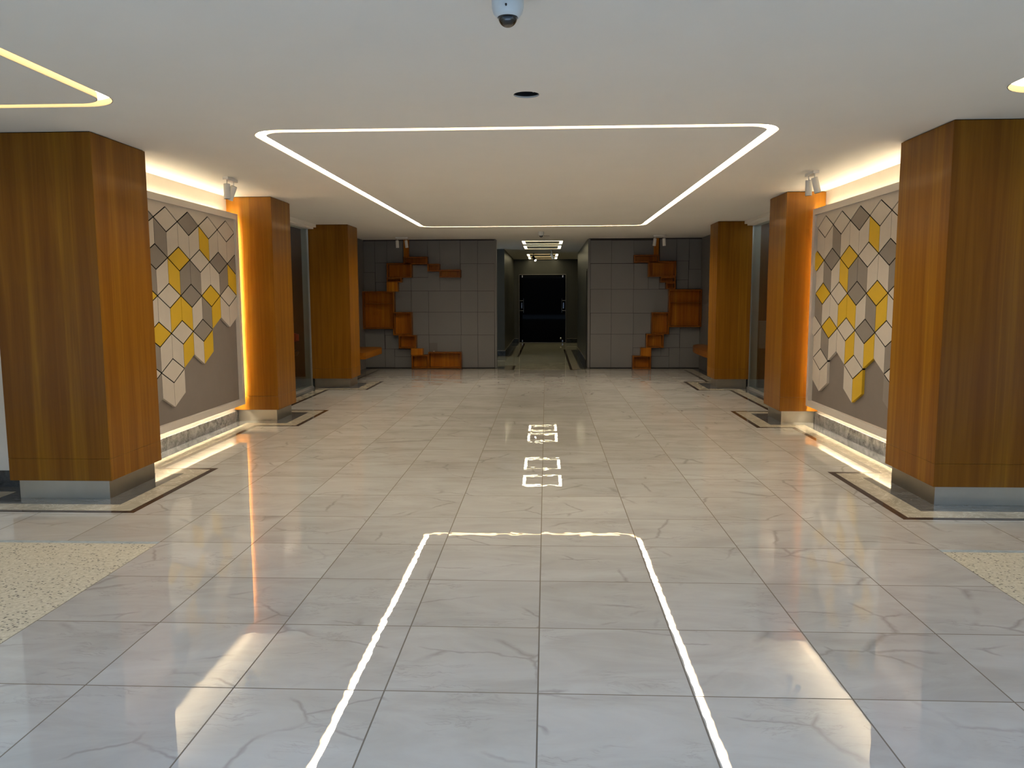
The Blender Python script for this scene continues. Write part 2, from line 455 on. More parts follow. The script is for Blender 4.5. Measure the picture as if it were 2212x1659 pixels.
cob = bpy.data.objects.new('cut', cme); C.objects.link(cob)
md = ceil.modifiers.new('b', 'BOOLEAN'); md.operation = 'DIFFERENCE'; md.object = cob; md.solver = 'EXACT'
dg = bpy.context.evaluated_depsgraph_get()
nm = bpy.data.meshes.new_from_object(ceil.evaluated_get(dg))
ceil.modifiers.clear(); ceil.data = nm
bpy.data.objects.remove(cob)

def cove(r, ro, ri, w, mat, label, cat, group=None, SD=SD):
    cx, cy = (r[0]+r[1])/2, (r[2]+r[3])/2
    t = thing('recessed_light_loop', label, cat, (cx, cy, CEIL), group)
    e = 0.0015
    bm = nb(); ring(bm, rr(r[0]+e, r[1]-e, r[2]+e, r[3]-e, ro), rr(r[0]+w-e, r[1]-w+e, r[2]+w-e, r[3]-w+e, ri), CEIL+SD-0.006, CEIL+SD-0.001)
    obj('diffuser', bm, mat, t)
    bm = nb()
    ring(bm, rr(r[0]+e, r[1]-e, r[2]+e, r[3]-e, ro), rr(r[0]+e+.003, r[1]-e-.003, r[2]+e+.003, r[3]-e-.003, max(ro-.003, .004)), CEIL+0.0005, CEIL+SD-0.007)
    ring(bm, rr(r[0]+w-e-.003, r[1]-w+e+.003, r[2]+w-e-.003, r[3]-w+e+.003, ri+.003), rr(r[0]+w-e, r[1]-w+e, r[2]+w-e, r[3]-w+e, ri), CEIL+0.0005, CEIL+SD-0.007)
    obj('channel', bm, M_channel, t)
    return t
cove(MAIN, .26, .17, SL, M_led, 'large warm light slot looping round the middle of the hall ceiling', 'ceiling light')
cove(LEFTC, .26, .17, SL, M_leds, 'warm light slot in the ceiling at the upper left, before the left front pillar', 'ceiling light')
cove(RIGHTC, .26, .17, SL, M_leds, 'warm light slot whose rounded tip shows at the right edge, before the right front pillar', 'ceiling light')
hl = ['bright rectangular light loop in the corridor ceiling, nearest of four', 'bright rectangular light loop in the corridor ceiling, second of four from the hall',
      'bright rectangular light loop behind the corridor spotlights, third of four', 'bright rectangular light loop in the corridor ceiling, nearest the black door']
for h, lb in zip(HALLR, hl):
    cove(h, .012, .006, .075, M_ledh, lb, 'ceiling light', 'rectangular light loops of the corridor', HD)

# open hole: ragged edge, cable and lamp socket inside
t = thing('open_downlight_hole', 'dark round open hole in the ceiling with loose wiring, behind the near dome camera', 'ceiling hole', (-0.12, 4.83, CEIL))
bm = nb(); lathe(bm, [(0.0800, CEIL+0.009), (0.0800, CEIL+0.118), (0.0, CEIL+0.119)], -0.12, 4.83, 40)
obj('cavity', bm, M_black, t, smooth=True)
bm = nb()
for a, b in (((-.17, 4.80, CEIL+.03), (-.09, 4.85, CEIL+.035)), ((-.09, 4.85, CEIL+.035), (-.075, 4.88, CEIL+.09)), ((-.17, 4.80, CEIL+.03), (-.18, 4.83, CEIL+.09))):
    tube(bm, a, b, .005, 8)
obj('cable', bm, simple('maroon_cable', (0.10, 0.02, 0.03), 0.5), t, smooth=True)
bm = nb(); tube(bm, (-.085, 4.86, CEIL+.03), (-.055, 4.87, CEIL+.06), .013, 12); obj('connector', bm, M_white, t, smooth=True)
bm = nb(); ring(bm, [(-0.12+0.0825*math.cos(2*PI*i/40), 4.83+0.0825*math.sin(2*PI*i/40)) for i in range(40)], [(-0.12+0.0775*math.cos(2*PI*i/40), 4.83+0.0775*math.sin(2*PI*i/40)) for i in range(40)], CEIL-0.0015, CEIL+0.0)
obj('rim', bm, M_wallw, t)

# ------------------------------------------------------------------ walls
bm = nb(); bx(bm, -7.2, -4.09, 6.09, 6.3, 0, CEIL); struct('wall_front_left', bm, M_wallw)
bm = nb(); bx(bm, 3.57, 7.2, 6.09, 6.3, 0, CEIL); struct('wall_front_right', bm, M_wallw)
bm = nb(); bx(bm, -7.2, -4.09, 6.075, 6.09, 0, .135); struct('baseboard_front_left', bm, M_darkskirt)
bm = nb(); bx(bm, 3.57, 7.2, 6.075, 6.09, 0, .135); struct('baseboard_front_right', bm, M_darkskirt)
bm = nb(); bx(bm, -7.2, -7.0, -1.2, 6.3, 0, CEIL); struct('wall_portico_left', bm, M_wallw)
bm = nb(); bx(bm, 7.0, 7.2, -1.2, 6.3, 0, CEIL); struct('wall_portico_right', bm, M_wallw)
bm = nb(); bx(bm, -4.05, -3.85, 6.3, 10.0, 0, CEIL); struct('wall_left', bm, M_wallw)
bm = nb(); bx(bm, 3.25, 3.45, 6.3, 10.0, 0, CEIL); struct('wall_right', bm, M_wallw)
def skirting(name, xa, xb, ya, yb, mat):
    bm = nb(); n = max(1, round((yb-ya)/0.6)); w = (yb-ya)/n
    for i in range(n): bx(bm, xa, xb, ya+i*w+.0008, ya+(i+1)*w-.0008, 0, .132)
    struct(name, bm, mat)
skirting('baseboard_left', -3.85, -3.838, 6.46, 9.485, M_skirt)
skirting('baseboard_right', 3.238, 3.25, 6.46, 9.485, M_skirt)
# ------------------------------------------------------------------ pillars
def pillar(x0, x1, y0, y1, px0, px1, py0, py1, label):
    t = thing('wood_clad_pillar', label, 'pillar', ((x0+x1)/2, (y0+y1)/2, 0))
    bm = nb(); bx(bm, x0, x1, y0, y1, .153, .3225); bx(bm, x0, x1, y0, y1, .3235, CEIL-.006)
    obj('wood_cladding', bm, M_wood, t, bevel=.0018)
    bm = nb(); bx(bm, px0, px1, py0, py1, 0, .153)
    o = obj('steel_plinth', bm, M_steel, t, bevel=.002); o['label'] = 'brushed steel plinth'
    bm = nb(); bx(bm, x0+.012, x1-.012, y0+.012, y1-.012, CEIL-.006, CEIL)
    obj('shadow_gap', bm, M_gap, t)
pillar(-4.095, -3.30, 5.67, 6.45, -4.06, -3.35, 5.725, 6.42, 'big wood clad square pillar nearest on the left, cut by the photo edge')
pillar(2.805, 3.60, 5.66, 6.47, 2.85, 3.56, 5.725, 6.44, 'big wood clad square pillar nearest on the right, cut by the photo edge')
pillar(-3.85, -3.30, 9.405, 10.09, -3.85, -3.355, 9.495, 10.05, 'wood pillar at the far end of the left tile panel, its face lit warm')
pillar(2.802, 3.25, 9.40, 10.09, 2.85, 3.25, 9.49, 10.05, 'wood pillar at the far end of the right tile panel, bright strip down its edge')
pillar(-3.98, -3.305, 13.07, 13.71, -3.96, -3.35, 13.12, 13.66, 'dim wood pillar farthest back on the left, beside the shop glass')
pillar(2.795, 3.355, 13.03, 13.62, 2.845, 3.335, 13.09, 13.57, 'dim wood pillar farthest back on the right, beside the shop glass')

# ------------------------------------------------------------------ tile panels
def tile_panel(side, xf, yend, y_org, sgn, rows, label):
    # side -1: left wall, faces +x; side +1: right wall, faces -x
    n = -side
    ystart = 6.50
    t = thing('geometric_tile_panel', label, 'wall panel', (xf - n*.06, (ystart+yend)/2, .24))
    X = lambda d: xf + n*d           # d metres in front of the tile faces
    zt, zb, w = 2.52, .238, .068
    bm = nb()
    d0, d1 = X(-.075), X(.022)
    bx(bm, d0, d1, ystart, yend, zt-w, zt); bx(bm, d0, d1, ystart, yend, zb, zb+w)
    bx(bm, d0, d1, ystart, ystart+w, zb+w, zt-w); bx(bm, d0, d1, yend-w, yend, zb+w, zt-w)
    obj('frame', bm, M_frame, t)
    bm = nb(); bx(bm, X(-.07), X(-.026), ystart+w, yend-w, zb+w, zt-w)
    obj('back_board', bm, M_board, t)
    hw, hh, p_ = .24, .12, .25
    gv, g = .0065, .0115
    ylo, yhi = ystart+w+.002, yend-w-.002
    joint = nb(); placed = []
    def clip(pts):
        for lim, s in ((ylo, 1), (yhi, -1)):
            out = []
            for i in range(len(pts)):
                a, b = pts[i], pts[(i+1) % len(pts)]
                ina, inb = (a[0]-lim)*s >= 0, (b[0]-lim)*s >= 0
                if ina: out.append(a)
                if ina != inb:
                    k = (lim-a[0])/(b[0]-a[0]); out.append((lim, a[1]+(b[1]-a[1])*k))
            pts = out
            if len(pts) < 3: return []
        return pts
    def inset(pts, ds):
        # move each edge inwards by its own distance
        m = len(pts)
        area = sum(pts[i][0]*pts[(i+1) % m][1]-pts[(i+1) % m][0]*pts[i][1] for i in range(m))
        if area < 0: pts = pts[::-1]; ds = ds[::-1]; ds = ds[1:]+ds[:1]
        ln = []
        for i in range(m):
            a, b = pts[i], pts[(i+1) % m]
            ex, ey = b[0]-a[0], b[1]-a[1]; l = math.hypot(ex, ey); nx, ny = -ey/l, ex/l
            ln.append((a[0]+nx*ds[i], a[1]+ny*ds[i], ex, ey))
        out = []
        for i in range(m):
            x1, y1, ax, ay = ln[i-1]; x2, y2, bx_, by = ln[i]
            k = ((x2-x1)*by-(y2-y1)*bx_)/(ax*by-ay*bx_)
            out.append((x1+ax*k, y1+ay*k))
        return out
    def put(pts, ds, c, name='tile'):
        pts = [(y_org + sgn*u*hw, z) for u, z in pts]
        placed.append(pts)
        q = clip(inset(pts, ds))
        if not q or (max(a[0] for a in q)-min(a[0] for a in q)) < .02: return
        bm = nb(); yz_prism(bm, q, X(-.026), X(0))
        o = obj(name, bm, M_tile[c], t)
        if name == 'tile': o['label'] = {'W': 'cream tile', 'G': 'grey tile', 'Y': 'yellow tile'}[c]
    for j, row in enumerate(rows):
        z = 2.295-.37*j
        for u, (dc, lc, rc) in row.items():
            if dc: put([(u-1, z), (u, z-hh), (u+1, z), (u, z+hh)], [g/2]*4, dc)
            if lc: put([(u-1, z), (u-1, z-p_), (u, z-hh-p_), (u, z-hh)], [gv/2, g/2, gv/2, g/2], lc)
            if rc: put([(u, z-hh), (u, z-hh-p_), (u+1, z-p_), (u+1, z)], [gv/2, g/2, gv/2, g/2], rc)
    def ek(a, b): return tuple(sorted(((round(a[0], 3), round(a[1], 3)), (round(b[0], 3), round(b[1], 3)))))
    cnt = {}
    for q in placed:
        for i in range(4): k = ek(q[i], q[(i+1) % 4]); cnt[k] = cnt.get(k, 0)+1
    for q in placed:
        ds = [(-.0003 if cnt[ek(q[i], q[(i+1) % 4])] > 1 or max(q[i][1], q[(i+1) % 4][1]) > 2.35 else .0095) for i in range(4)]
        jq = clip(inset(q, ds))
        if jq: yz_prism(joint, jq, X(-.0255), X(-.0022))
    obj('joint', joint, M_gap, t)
    # cream filler plate above the top zigzag
    ztop = zt-w-.001
    ks = range(-8, 14)
    pts = []
    lo_u, hi_u = (ylo-y_org)/(sgn*hw), (yhi-y_org)/(sgn*hw)
    ua, ub = min(lo_u, hi_u), max(lo_u, hi_u)
    def zig(u):
        f = abs((u % 2)-1)      # 1 at even (nodes), 0 at odd (peaks)
        return 2.295 + hh*(1-f) + g*.6
    us = [ua]+[float(k) for k in range(math.ceil(ua), math.floor(ub)+1)]+[ub]
    bm = nb()
    for a, b in zip(us[:-1], us[1:]):
        if b-a < 1e-4: continue
        q = [(y_org+sgn*a*hw, zig(a)), (y_org+sgn*b*hw, zig(b)), (y_org+sgn*b*hw, ztop), (y_org+sgn*a*hw, ztop)]
        yz_prism(bm, q, X(-.026), X(0))
    bmesh.ops.remove_doubles(bm, verts=bm.verts, dist=1e-5)
    o = obj('top_filler', bm, M_tw, t); o['label'] = 'cream filler plate above the tiles'
    # warm light strips behind the frame: top, bottom and both ends
    xs0, xs1 = X(-.132), X(-.144)
    e, eb, ee = .018, .085, (.055 if side < 0 else .10)
    bm = nb()
    bx(bm, xs0, xs1, ystart+.1, yend-.1, zt-e-.010, zt-e); 
    bx(bm, xs0, xs1, ystart+.05, ystart+.062, zb+.1, zt-.1)
    o = obj('light_strip', bm, M_led2, t); o['label'] = 'warm light strip behind the frame'
    bm = nb(); bx(bm, xs0, xs1, ystart+.1, yend-.1, zb+eb, zb+eb+.010)
    obj('lower_light_strip', bm, M_led4, t)
    bm = nb(); bx(bm, xs0, xs1, yend-ee-.026, yend-ee, zb+.1, zt-.1)
    o = obj('end_light_strip', bm, M_led3, t)
    bm = nb()
    bx(bm, X(-.105), X(-.149), ystart+.15, yend-.15, zb+.3, zb+.34); bx(bm, X(-.105), X(-.149), ystart+.15, yend-.15, zt-.34, zt-.30)
    bx(bm, X(-.075), X(-.105), ystart+.15, yend-.15, zb+.15, zt-.15)
    obj('mounting_rail', bm, M_frame, t)

W_, G_, Y_ = 'W', 'G', 'Y'
rowsL = [
 {-3: (W_, W_, G_), -1: (G_, W_, W_), 1: (W_, G_, W_), 3: (G_, W_, W_), 5: (W_, Y_, W_), 7: (W_, W_, W_)},
 {-4: (W_, W_, W_), -2: (Y_, W_, W_), 0: (G_, G_, W_), 2: (Y_, Y_, G_), 4: (W_, G_, W_), 6: (G_, W_, G_), 8: (G_, Y_, None)},
 {-3: (W_, W_, Y_), -1: (Y_, G_, W_), 1: (W_, W_, Y_), 3: (G_, Y_, W_), 5: (Y_, G_, Y_), 7: (W_, W_, W_)},
 {-4: (G_, W_, W_), -2: (W_, W_, G_), 0: (Y_, G_, W_), 2: (W_, W_, Y_), 4: (G_, W_, Y_)},
 {-1: (W_, W_, G_), 1: (W_, W_, W_)},
]
rowsR = [
 {1: (W_, W_, W_), 3: (W_, G_, W_), 5: (G_, W_, W_), 7: (W_, Y_, W_), 9: (W_, W_, W_), 11: (G_, W_, W_)},
 {0: (Y_, None, W_), 2: (G_, G_, W_), 4: (Y_, Y_, G_), 6: (W_, G_, W_), 8: (G_, W_, G_), 10: (Y_, W_, W_)},
 {1: (Y_, G_, W_), 3: (W_, W_, Y_), 5: (G_, Y_, W_), 7: (Y_, G_, Y_), 9: (W_, W_, W_), 11: (W_, G_, W_)},
 {0: (W_, None, W_), 2: (Y_, G_, W_), 4: (W_, W_, Y_), 6: (G_, W_, Y_), 8: (W_, W_, G_), 10: (G_, W_, W_)},
 {1: (W_, W_, W_), 5: (W_, W_, Y_), 9: (W_, G_, W_)},
]
tile_panel(-1, -3.70, 9.312, 7.323, 1, rowsL, 'framed panel of cream, grey and yellow diamond tiles on the left wall')
tile_panel(1, 3.10, 9.312, 9.190, -1, rowsR, 'framed panel of cream, grey and yellow diamond tiles on the right wall')

# ------------------------------------------------------------------ shop fronts between middle and far pillars
def shop(s):
    gx = -3.985 if s < 0 else 3.365
    o1 = (lambda d: gx - d) if s < 0 else (lambda d: gx + d)      # d metres outwards, behind the glass
    bm = nb(); bx(bm, o1(-.145), o1(.12), 10.09, 13.07, 2.69, CEIL); bx(bm, o1(-.10), o1(.12), 10.09, 13.07, 2.665, 2.69)
    trim(bm, M_ceil, 'pale stepped beam over the %s shop glass' % ('left' if s < 0 else 'right'))
    root = nb(); bx(root, o1(-.03), o1(.03), 10.09, 13.055, 0.001, .03); bx(root, o1(-.012), o1(.018), 13.04, 13.055, .03, 2.665)
    o = struct('window_%d' % (1 if s < 0 else 2), root, simple('alu_%d' % s, (0.42, 0.42, 0.40), 0.4, 0.6))
    bm = nb(); bx(bm, o1(0), o1(.010), 10.09, 13.04, .03, 2.665)
    obj('glass_pane', bm, M_glass, o)
    # shop interior
    a, b = o1(.02), o1(2.6)
    bm = nb(); bx(bm, a, b, 9.8, 10.0, 0, CEIL); struct('wall_shop_near_%s' % ('left' if s < 0 else 'right'), bm, M_darkwood)
    bm = nb(); bx(bm, o1(2.6), o1(2.8), 9.8, 13.6, 0, CEIL); struct('wall_shop_outer_%s' % ('left' if s < 0 else 'right'), bm, M_darkwood)
    bm = nb(); bx(bm, o1(.14), b, 13.40, 13.6, .15, CEIL); struct('wall_shop_far_%s' % ('left' if s < 0 else 'right'), bm, M_darkwood)
    bm = nb(); bx(bm, o1(.155), b, 13.39, 13.6, 0, .15); struct('baseboard_shop_%s' % ('left' if s < 0 else 'right'), bm, M_steel)
    bm = nb(); bx(bm, o1(.03), o1(.135 if s < 0 else .15), 13.13, 13.55, 0, CEIL)
    struct('wall_shop_return_%s' % ('left' if s < 0 else 'right'), bm, M_shopwall, 'pale plaster wall end seen through the glass')
shop(-1); shop(1)
# behind the left glass: a red stool
t = thing('bar_stool', 'red backed stool with chrome ring, seen through the glass of the left shop', 'stool', (-4.35, 12.90, 0))
bm = nb(); lathe(bm, [(0, 0), (.19, 0), (.19, .012), (.03, .03), (0, .03)], -4.35, 12.90, 32); obj('base', bm, M_chrome, t, smooth=True)
bm = nb(); tube(bm, (-4.35, 12.90, .03), (-4.35, 12.90, .56), .022); obj('post', bm, M_chrome, t, smooth=True)
bm = nb(); lathe(bm, [(0, .56), (.17, .56), (.19, .59), (.19, .63), (.17, .65), (0, .65)], -4.35, 12.90, 32); obj('seat', bm, M_black, t, smooth=True)
bm = nb(); lathe(bm, [(.193, .60), (.203, .605), (.203, .615), (.193, .62), (.193, .60)], -4.35, 12.90, 32); obj('seat_ring', bm, M_chrome, t, smooth=True)
bm = nb()
N = 18
prev = None
for i in range(N+1):
    a = PI*.0 + PI*i/N
    c, s_ = math.cos(a), math.sin(a)
    q = [bm.verts.new((-4.35+c*r, 12.90+s_*r, z)) for r, z in ((.17, .76+.05*abs(c)), (.205, .76+.05*abs(c)), (.205, .94-.03*abs(c)), (.17, .94-.03*abs(c)))]
    if prev:
        for k in range(4): bm.faces.new((prev[k], prev[(k+1) % 4], q[(k+1) % 4], q[k]))
    else: bm.faces.new(q)
    prev = q
bm.faces.new(prev[::-1])
obj('backrest', bm, M_red, t, smooth=True)
bm = nb(); tube(bm, (-4.35, 13.095, .63), (-4.35, 13.095, .80), .012); obj('back_stem', bm, M_chrome, t, smooth=True)
# behind the right glass: grey counter front and tube lamps
t = thing('display_counter', 'dim brown and grey counter seen through the glass of the right shop', 'counter', (4.2, 13.2, 0))
bm = nb(); bx(bm, 3.54, 4.9, 13.12, 13.38, 0, .66); obj('body', bm, M_darkwood, t, bevel=.004)
bm = nb(); bx(bm, 3.53, 4.91, 13.11, 13.385, .66, 1.11); obj('upper_panel', bm, M_shopgray, t, bevel=.004)
t = thing('tube_lamp', 'added unseen ceiling tube that lights the left shop, over the red stool', 'lamp', (-4.9, 12.3, CEIL-.03))  # out of view, added to brighten the walls behind the left glass
bm = nb(); bx(bm, -5.5, -4.3, 12.28, 12.32, CEIL-.03, CEIL); obj('holder', bm, M_white, t)
bm = nb(); tube(bm, (-5.48, 12.3, CEIL-.045), (-4.32, 12.3, CEIL-.045), .02, 12); obj('tube', bm, M_tubel, t, smooth=True)
for k, (yy, lb) in enumerate(((12.3, 'white ceiling tube behind the right shop glass, the nearer one'), (12.8, 'white ceiling tube behind the right shop glass, the farther one'))):
    t = thing('tube_lamp', lb, 'lamp', (4.1, yy, CEIL-.03), 'tube lamps in the right shop')
    bm = nb(); bx(bm, 3.55, 4.75, yy-.02, yy+.02, CEIL-.03, CEIL); obj('holder', bm, M_white, t)
    bm = nb(); tube(bm, (3.57, yy, CEIL-.045), (4.73, yy, CEIL-.045), .02, 12); obj('tube', bm, M_tubel, t, smooth=True)

# ------------------------------------------------------------------ niche walls and benches
bm = nb(); bx(bm, -4.1, -3.90, 13.71, WB+.2, 0, CEIL); struct('wall_niche_left', bm, M_clad)
bm = nb(); bx(bm, 3.25, 3.45, 13.62, WB+.2, 0, CEIL); struct('wall_niche_right', bm, M_clad)
def bench(pts, label, x, y):
    bm = nb(); prism(bm, pts, .425, .54)
    o = obj('floating_bench', bm, M_bench, None, bevel=.006)
    tag(o, label, 'bench')
bench([(-3.90, 13.75), (-3.22, 13.75), (-3.22, 15.15), (-3.26, 15.32), (-3.36, 15.42), (-3.50, 15.46), (-3.90, 15.46)], 'floating wooden bench in the dark corner behind the left far pillar', 0, 0)
pts = [(3.25, 13.66), (2.87, 13.66)]
for k in range(0, 11):
    a = PI/2*k/10
    pts.append((3.25-.38*math.cos(a)**.8 if k < 10 else 3.25, 14.9+1.35*math.sin(a)))
bench(pts, 'floating wooden bench with rounded end behind the right far pillar', 0, 0)

# ------------------------------------------------------------------ back wall cladding
LB = [(-3.022,-2.909,2.356,2.732), (-3.006,-2.499,2.212,2.369), (-3.367,-2.837,1.936,2.24), (-3.372,-3.051,1.836,1.93), (-3.375,-3.143,1.645,1.836), (-3.904,-3.224,0.855,1.651), (-3.256,-2.854,0.72,1.21), (-3.141,-2.768,0.44,0.719), (-2.88,-2.627,0.3,0.434), (-2.873,-2.511,0.009,0.3), (-2.511,-1.804,0.01,0.36), (-2.502,-2.242,2.063,2.22), (-2.248,-1.801,1.935,2.099)]
LP = [(-3.897,-3.653,2.053,2.731), (-3.911,-3.655,1.648,2.053), (-3.651,-3.391,2.254,2.729), (-3.65,-3.401,1.844,2.254), (-3.647,-3.397,1.647,1.844), (-3.391,-3.047,2.248,2.727), (-3.045,-2.519,2.377,2.724), (-2.521,-2.258,2.226,2.722), (-2.26,-1.825,2.104,2.72), (-1.824,-1.454,2.227,2.716), (-1.454,-1.095,2.225,2.714), (-1.82,-1.46,1.651,2.227), (-1.46,-1.098,1.649,2.225), (-2.865,-2.516,1.942,2.207), (-2.883,-2.51,1.655,1.942), (-3.179,-2.883,1.656,1.94), (-2.519,-2.261,1.653,2.068), (-2.262,-1.821,1.652,1.939), (-3.252,-2.883,1.207,1.656), (-2.883,-2.511,1.206,1.655), (-2.511,-1.821,1.204,1.652), (-1.821,-1.459,1.203,1.651), (-1.459,-1.101,1.202,1.649), (-2.881,-2.518,0.717,1.206), (-2.518,-1.82,0.716,1.204), (-1.82,-1.463,0.716,1.203), (-1.463,-1.103,0.715,1.202), (-2.795,-2.515,0.288,0.717), (-2.514,-1.824,0.349,0.716), (-1.826,-1.462,0.006,0.716), (-1.462,-1.107,0.006,0.715), (-3.925,-3.476,0.415,0.849), (-3.473,-3.288,0.712,0.841), (-3.466,-3.172,0.415,0.712), (-3.913,-3.474,0.016,0.415), (-3.474,-3.266,0.016,0.415), (-3.264,-2.907,0.249,0.414), (-3.268,-2.901,0.005,0.249), (-2.51,-2.336,0.353,0.548)]
RB = [(2.25,2.354,2.38,2.74), (1.827,2.348,2.223,2.382), (2.127,2.698,1.929,2.25), (2.385,2.692,1.81,1.925), (2.502,2.695,1.675,1.81), (2.564,3.245,0.883,1.667), (2.212,2.574,0.732,1.192), (2.105,2.47,0.448,0.74), (1.997,2.213,0.267,0.448), (1.825,2.211,0.001,0.278)]
RP = [(0.93,1.377,2.218,2.699), (1.377,1.843,2.216,2.695), (1.841,2.272,2.39,2.692), (0.934,1.375,1.676,2.212), (1.375,1.845,1.674,2.21), (1.845,2.151,1.672,2.213), (2.152,2.38,1.671,1.933), (2.381,2.526,1.677,1.813), (0.938,1.377,1.175,1.676), (1.377,1.842,1.173,1.674), (1.842,2.587,1.171,1.671), (0.942,1.381,0.727,1.175), (1.381,1.849,0.726,1.173), (1.849,2.234,0.726,1.171), (0.94,1.381,0.012,0.727), (1.381,1.846,0.012,0.726), (1.843,2.125,0.437,0.726), (1.846,2.016,0.255,0.437), (2.378,2.732,2.263,2.72), (2.732,2.992,2.261,2.718), (2.994,3.25,2.087,2.716), (2.99,3.258,1.675,2.087), (2.729,2.987,1.864,2.261), (2.735,2.986,1.675,1.864), (2.607,2.83,0.724,0.877), (2.494,2.828,0.437,0.724), (2.833,3.249,0.436,0.877), (2.236,2.441,0.255,0.437), (2.441,2.611,0.255,0.437), (2.239,2.615,0.008,0.255), (2.613,2.835,0.008,0.437), (2.835,3.259,0.008,0.436)]

bm = nb(); bx(bm, -4.1, -1.075, WB+.014, WB+.17, 0, CEIL); struct('wall_back_left', bm, M_groove, 'dark substrate behind the left back cladding')
bm = nb(); bx(bm, .905, 3.45, WB+.014, WB+.17, 0, CEIL); struct('wall_back_right', bm, M_groove, 'dark substrate behind the right back cladding')
def plates(rs, x0, x1, nm, mat=None):
    bm = nb()
    for i, (a, b, c, d) in enumerate(rs):
        c = max(c, .012); d = min(d, CEIL-.02); g = .0035
        e = .0006*(i % 5)
        bx(bm, a+g, b-g, WB+.0 - e, WB+.015, c+g, d-g)
    bx(bm, x0[0], x0[1], WB-.002, WB+.17, .006, CEIL-.012)
    return struct(nm, bm, M_clad, 'large grey cladding panels with thin joints')
patch = LP.pop()
plates(LP, (-1.098, -1.055), 0, 'wall_back_cladding_left')
plates(RP, (.885, .928), 0, 'wall_back_cladding_right')
bm = nb(); bx(bm, patch[0], patch[1], WB-.006, WB+.01, patch[2], patch[3])
tag(obj('access_cover', bm, simple('cover_grey', (0.13, 0.123, 0.117), 0.5)), 'small square grey cover plate above the widest low box, left back wall', 'cover plate')
bm = nb(); bx(bm, -1.075, -1.06, WB+.17, WB+.17+.002, 0, CEIL); bm.free()

def shelf_box(r, label, solid=False, shelf=None, depth=.18, group=None, wall=.026):
    a, b, c, d = r
    c = max(c, 0.0); d = min(d, CEIL-.004)
    y0, y1 = WB-depth, WB-.004
    if solid:
        bm = nb(); bx(bm, a, b, y0, y1, c, d)
        return tag(obj('wooden_block', bm, M_wood_sol, None, bevel=.002), label, 'wall box', group)
    t = thing('wall_shelf_box', label, 'wall box', ((a+b)/2, y1, c), group)
    bm = nb()
    bx(bm, a, a+wall, y0, y1, c, d); bx(bm, b-wall, b, y0, y1, c, d); bx(bm, a+wall, b-wall, y0, y1, c, c+wall); bx(bm, a+wall, b-wall, y0, y1, d-wall, d)
    obj('box_frame', bm, M_wood_fr, t, bevel=.0015)
    bm = nb(); bx(bm, a+wall, b-wall, y1-.012, y1, c+wall, d-wall); obj('back_panel', bm, M_wood_in, t)
    if shelf:
        bm = nb(); bx(bm, a+wall, b-wall, y0+.01, y1-.012, shelf-.009, shelf+.009); obj('shelf', bm, M_wood_fr, t)
    return t
gL, gR = 'wooden boxes on the left back wall', 'wooden boxes on the right back wall'
LL = ['narrow upright orange board under the ceiling, left back wall', 'flat long box just under the narrow upright board, left back wall',
 'wide open box second from the top, left back wall', 'shallow dark slot box under the wide open box, left back wall', 'small solid orange block above the largest box, left back wall',
 'largest square shelf box with one shelf, left back wall beside the pillar', 'upright open box right of and below the largest box, left back wall', 'squarish open box below the upright one, left back wall',
 'small solid orange block above the low boxes, left back wall', 'small open box standing on the floor, left back wall', 'widest low open box standing on the floor, left back wall',
 'tiny open box in the middle of the upper right run, left back wall', 'flat box at the right end of the upper run, left back wall']
for i, r in enumerate(LB):
    shelf_box(r, LL[i], solid=i in (0, 4, 8), shelf=1.385 if i == 5 else None, group=gL, depth=(.18 if i != 0 else .05))
RL = ['narrow upright orange board under the ceiling, right back wall', 'flat long box left of the upright board, right back wall', 'wide open box second from the top, right back wall',
 'shallow slot box under the wide open box, right back wall', 'tiny dark box above the largest box, right back wall', 'largest square shelf box with one shelf, right back wall beside the pillar',
 'upright open box left of and below the largest box, right back wall', 'squarish open box below the upright one, right back wall', 'small solid orange block above the floor box, right back wall', 'low open box standing on the floor, right back wall']
for i, r in enumerate(RB):
    shelf_box(r, RL[i], solid=i in (0, 8), shelf=1.385 if i == 5 else None, group=gR, depth=(.18 if i != 0 else .05))
bm = nb(); lathe(bm, [(0, .363), (.018, .363), (.016, .372), (.006, .378), (0, .378)], -2.40, WB-.08, 16)
tag(obj('small_white_cap', bm, M_white, smooth=True), 'tiny white cap lying on the widest low box, left back wall', 'cap')

# ------------------------------------------------------------------ corridor
bm = nb(); bx(bm, -7.2, -1.07, 20.18, 27.2, 0, CEIL); struct('wall_corridor_left', bm, M_hall)
bm = nb(); bx(bm, -7.2, -6.0, 16.85, 20.18, 0, CEIL); struct('wall_side_passage_left', bm, M_hall)
bm = nb(); bx(bm, -1.07, 4.0, 25.95, 26.2, 2.25, CEIL); bx(bm, -1.07, -.90, 25.95, 26.2, 0, 2.25); bx(bm, .66, 4.0, 25.95, 26.2, 0, 2.25); struct('wall_corridor_end', bm, M_hall)
bm = nb()
bx(bm, .885, 1.05, WB+.17, 16.95, 0, CEIL); bx(bm, .885, 1.05, 16.95, 17.28, 2.12, CEIL); bx(bm, .885, 1.05, 17.28, 22.2, 0, CEIL)
struct('wall_corridor_right', bm, M_hall)
bm = nb(); bx(bm, 3.9, 4.1, 22.2, 26.0, 0, CEIL); bx(bm, 1.05, 3.9, 22.0, 22.2, 0, CEIL); struct('wall_side_passage_right', bm, M_hall)
def skirt2(nm, x0, x1, y0, y1):
    bm = nb(); bx(bm, x0, x1, y0, y1, 0, .128); o = struct(nm, bm, M_darkskirt)
    bm = nb(); bx(bm, x0, x1, y0, y1, .128, .136); k = obj('top_edge', bm, M_beige, o); k['label'] = 'pale top edge'
skirt2('baseboard_corridor_left', -1.07, -1.055, 20.165, 25.95); skirt2('baseboard_corridor_left_face', -6.0, -1.07, 20.165, 20.18)
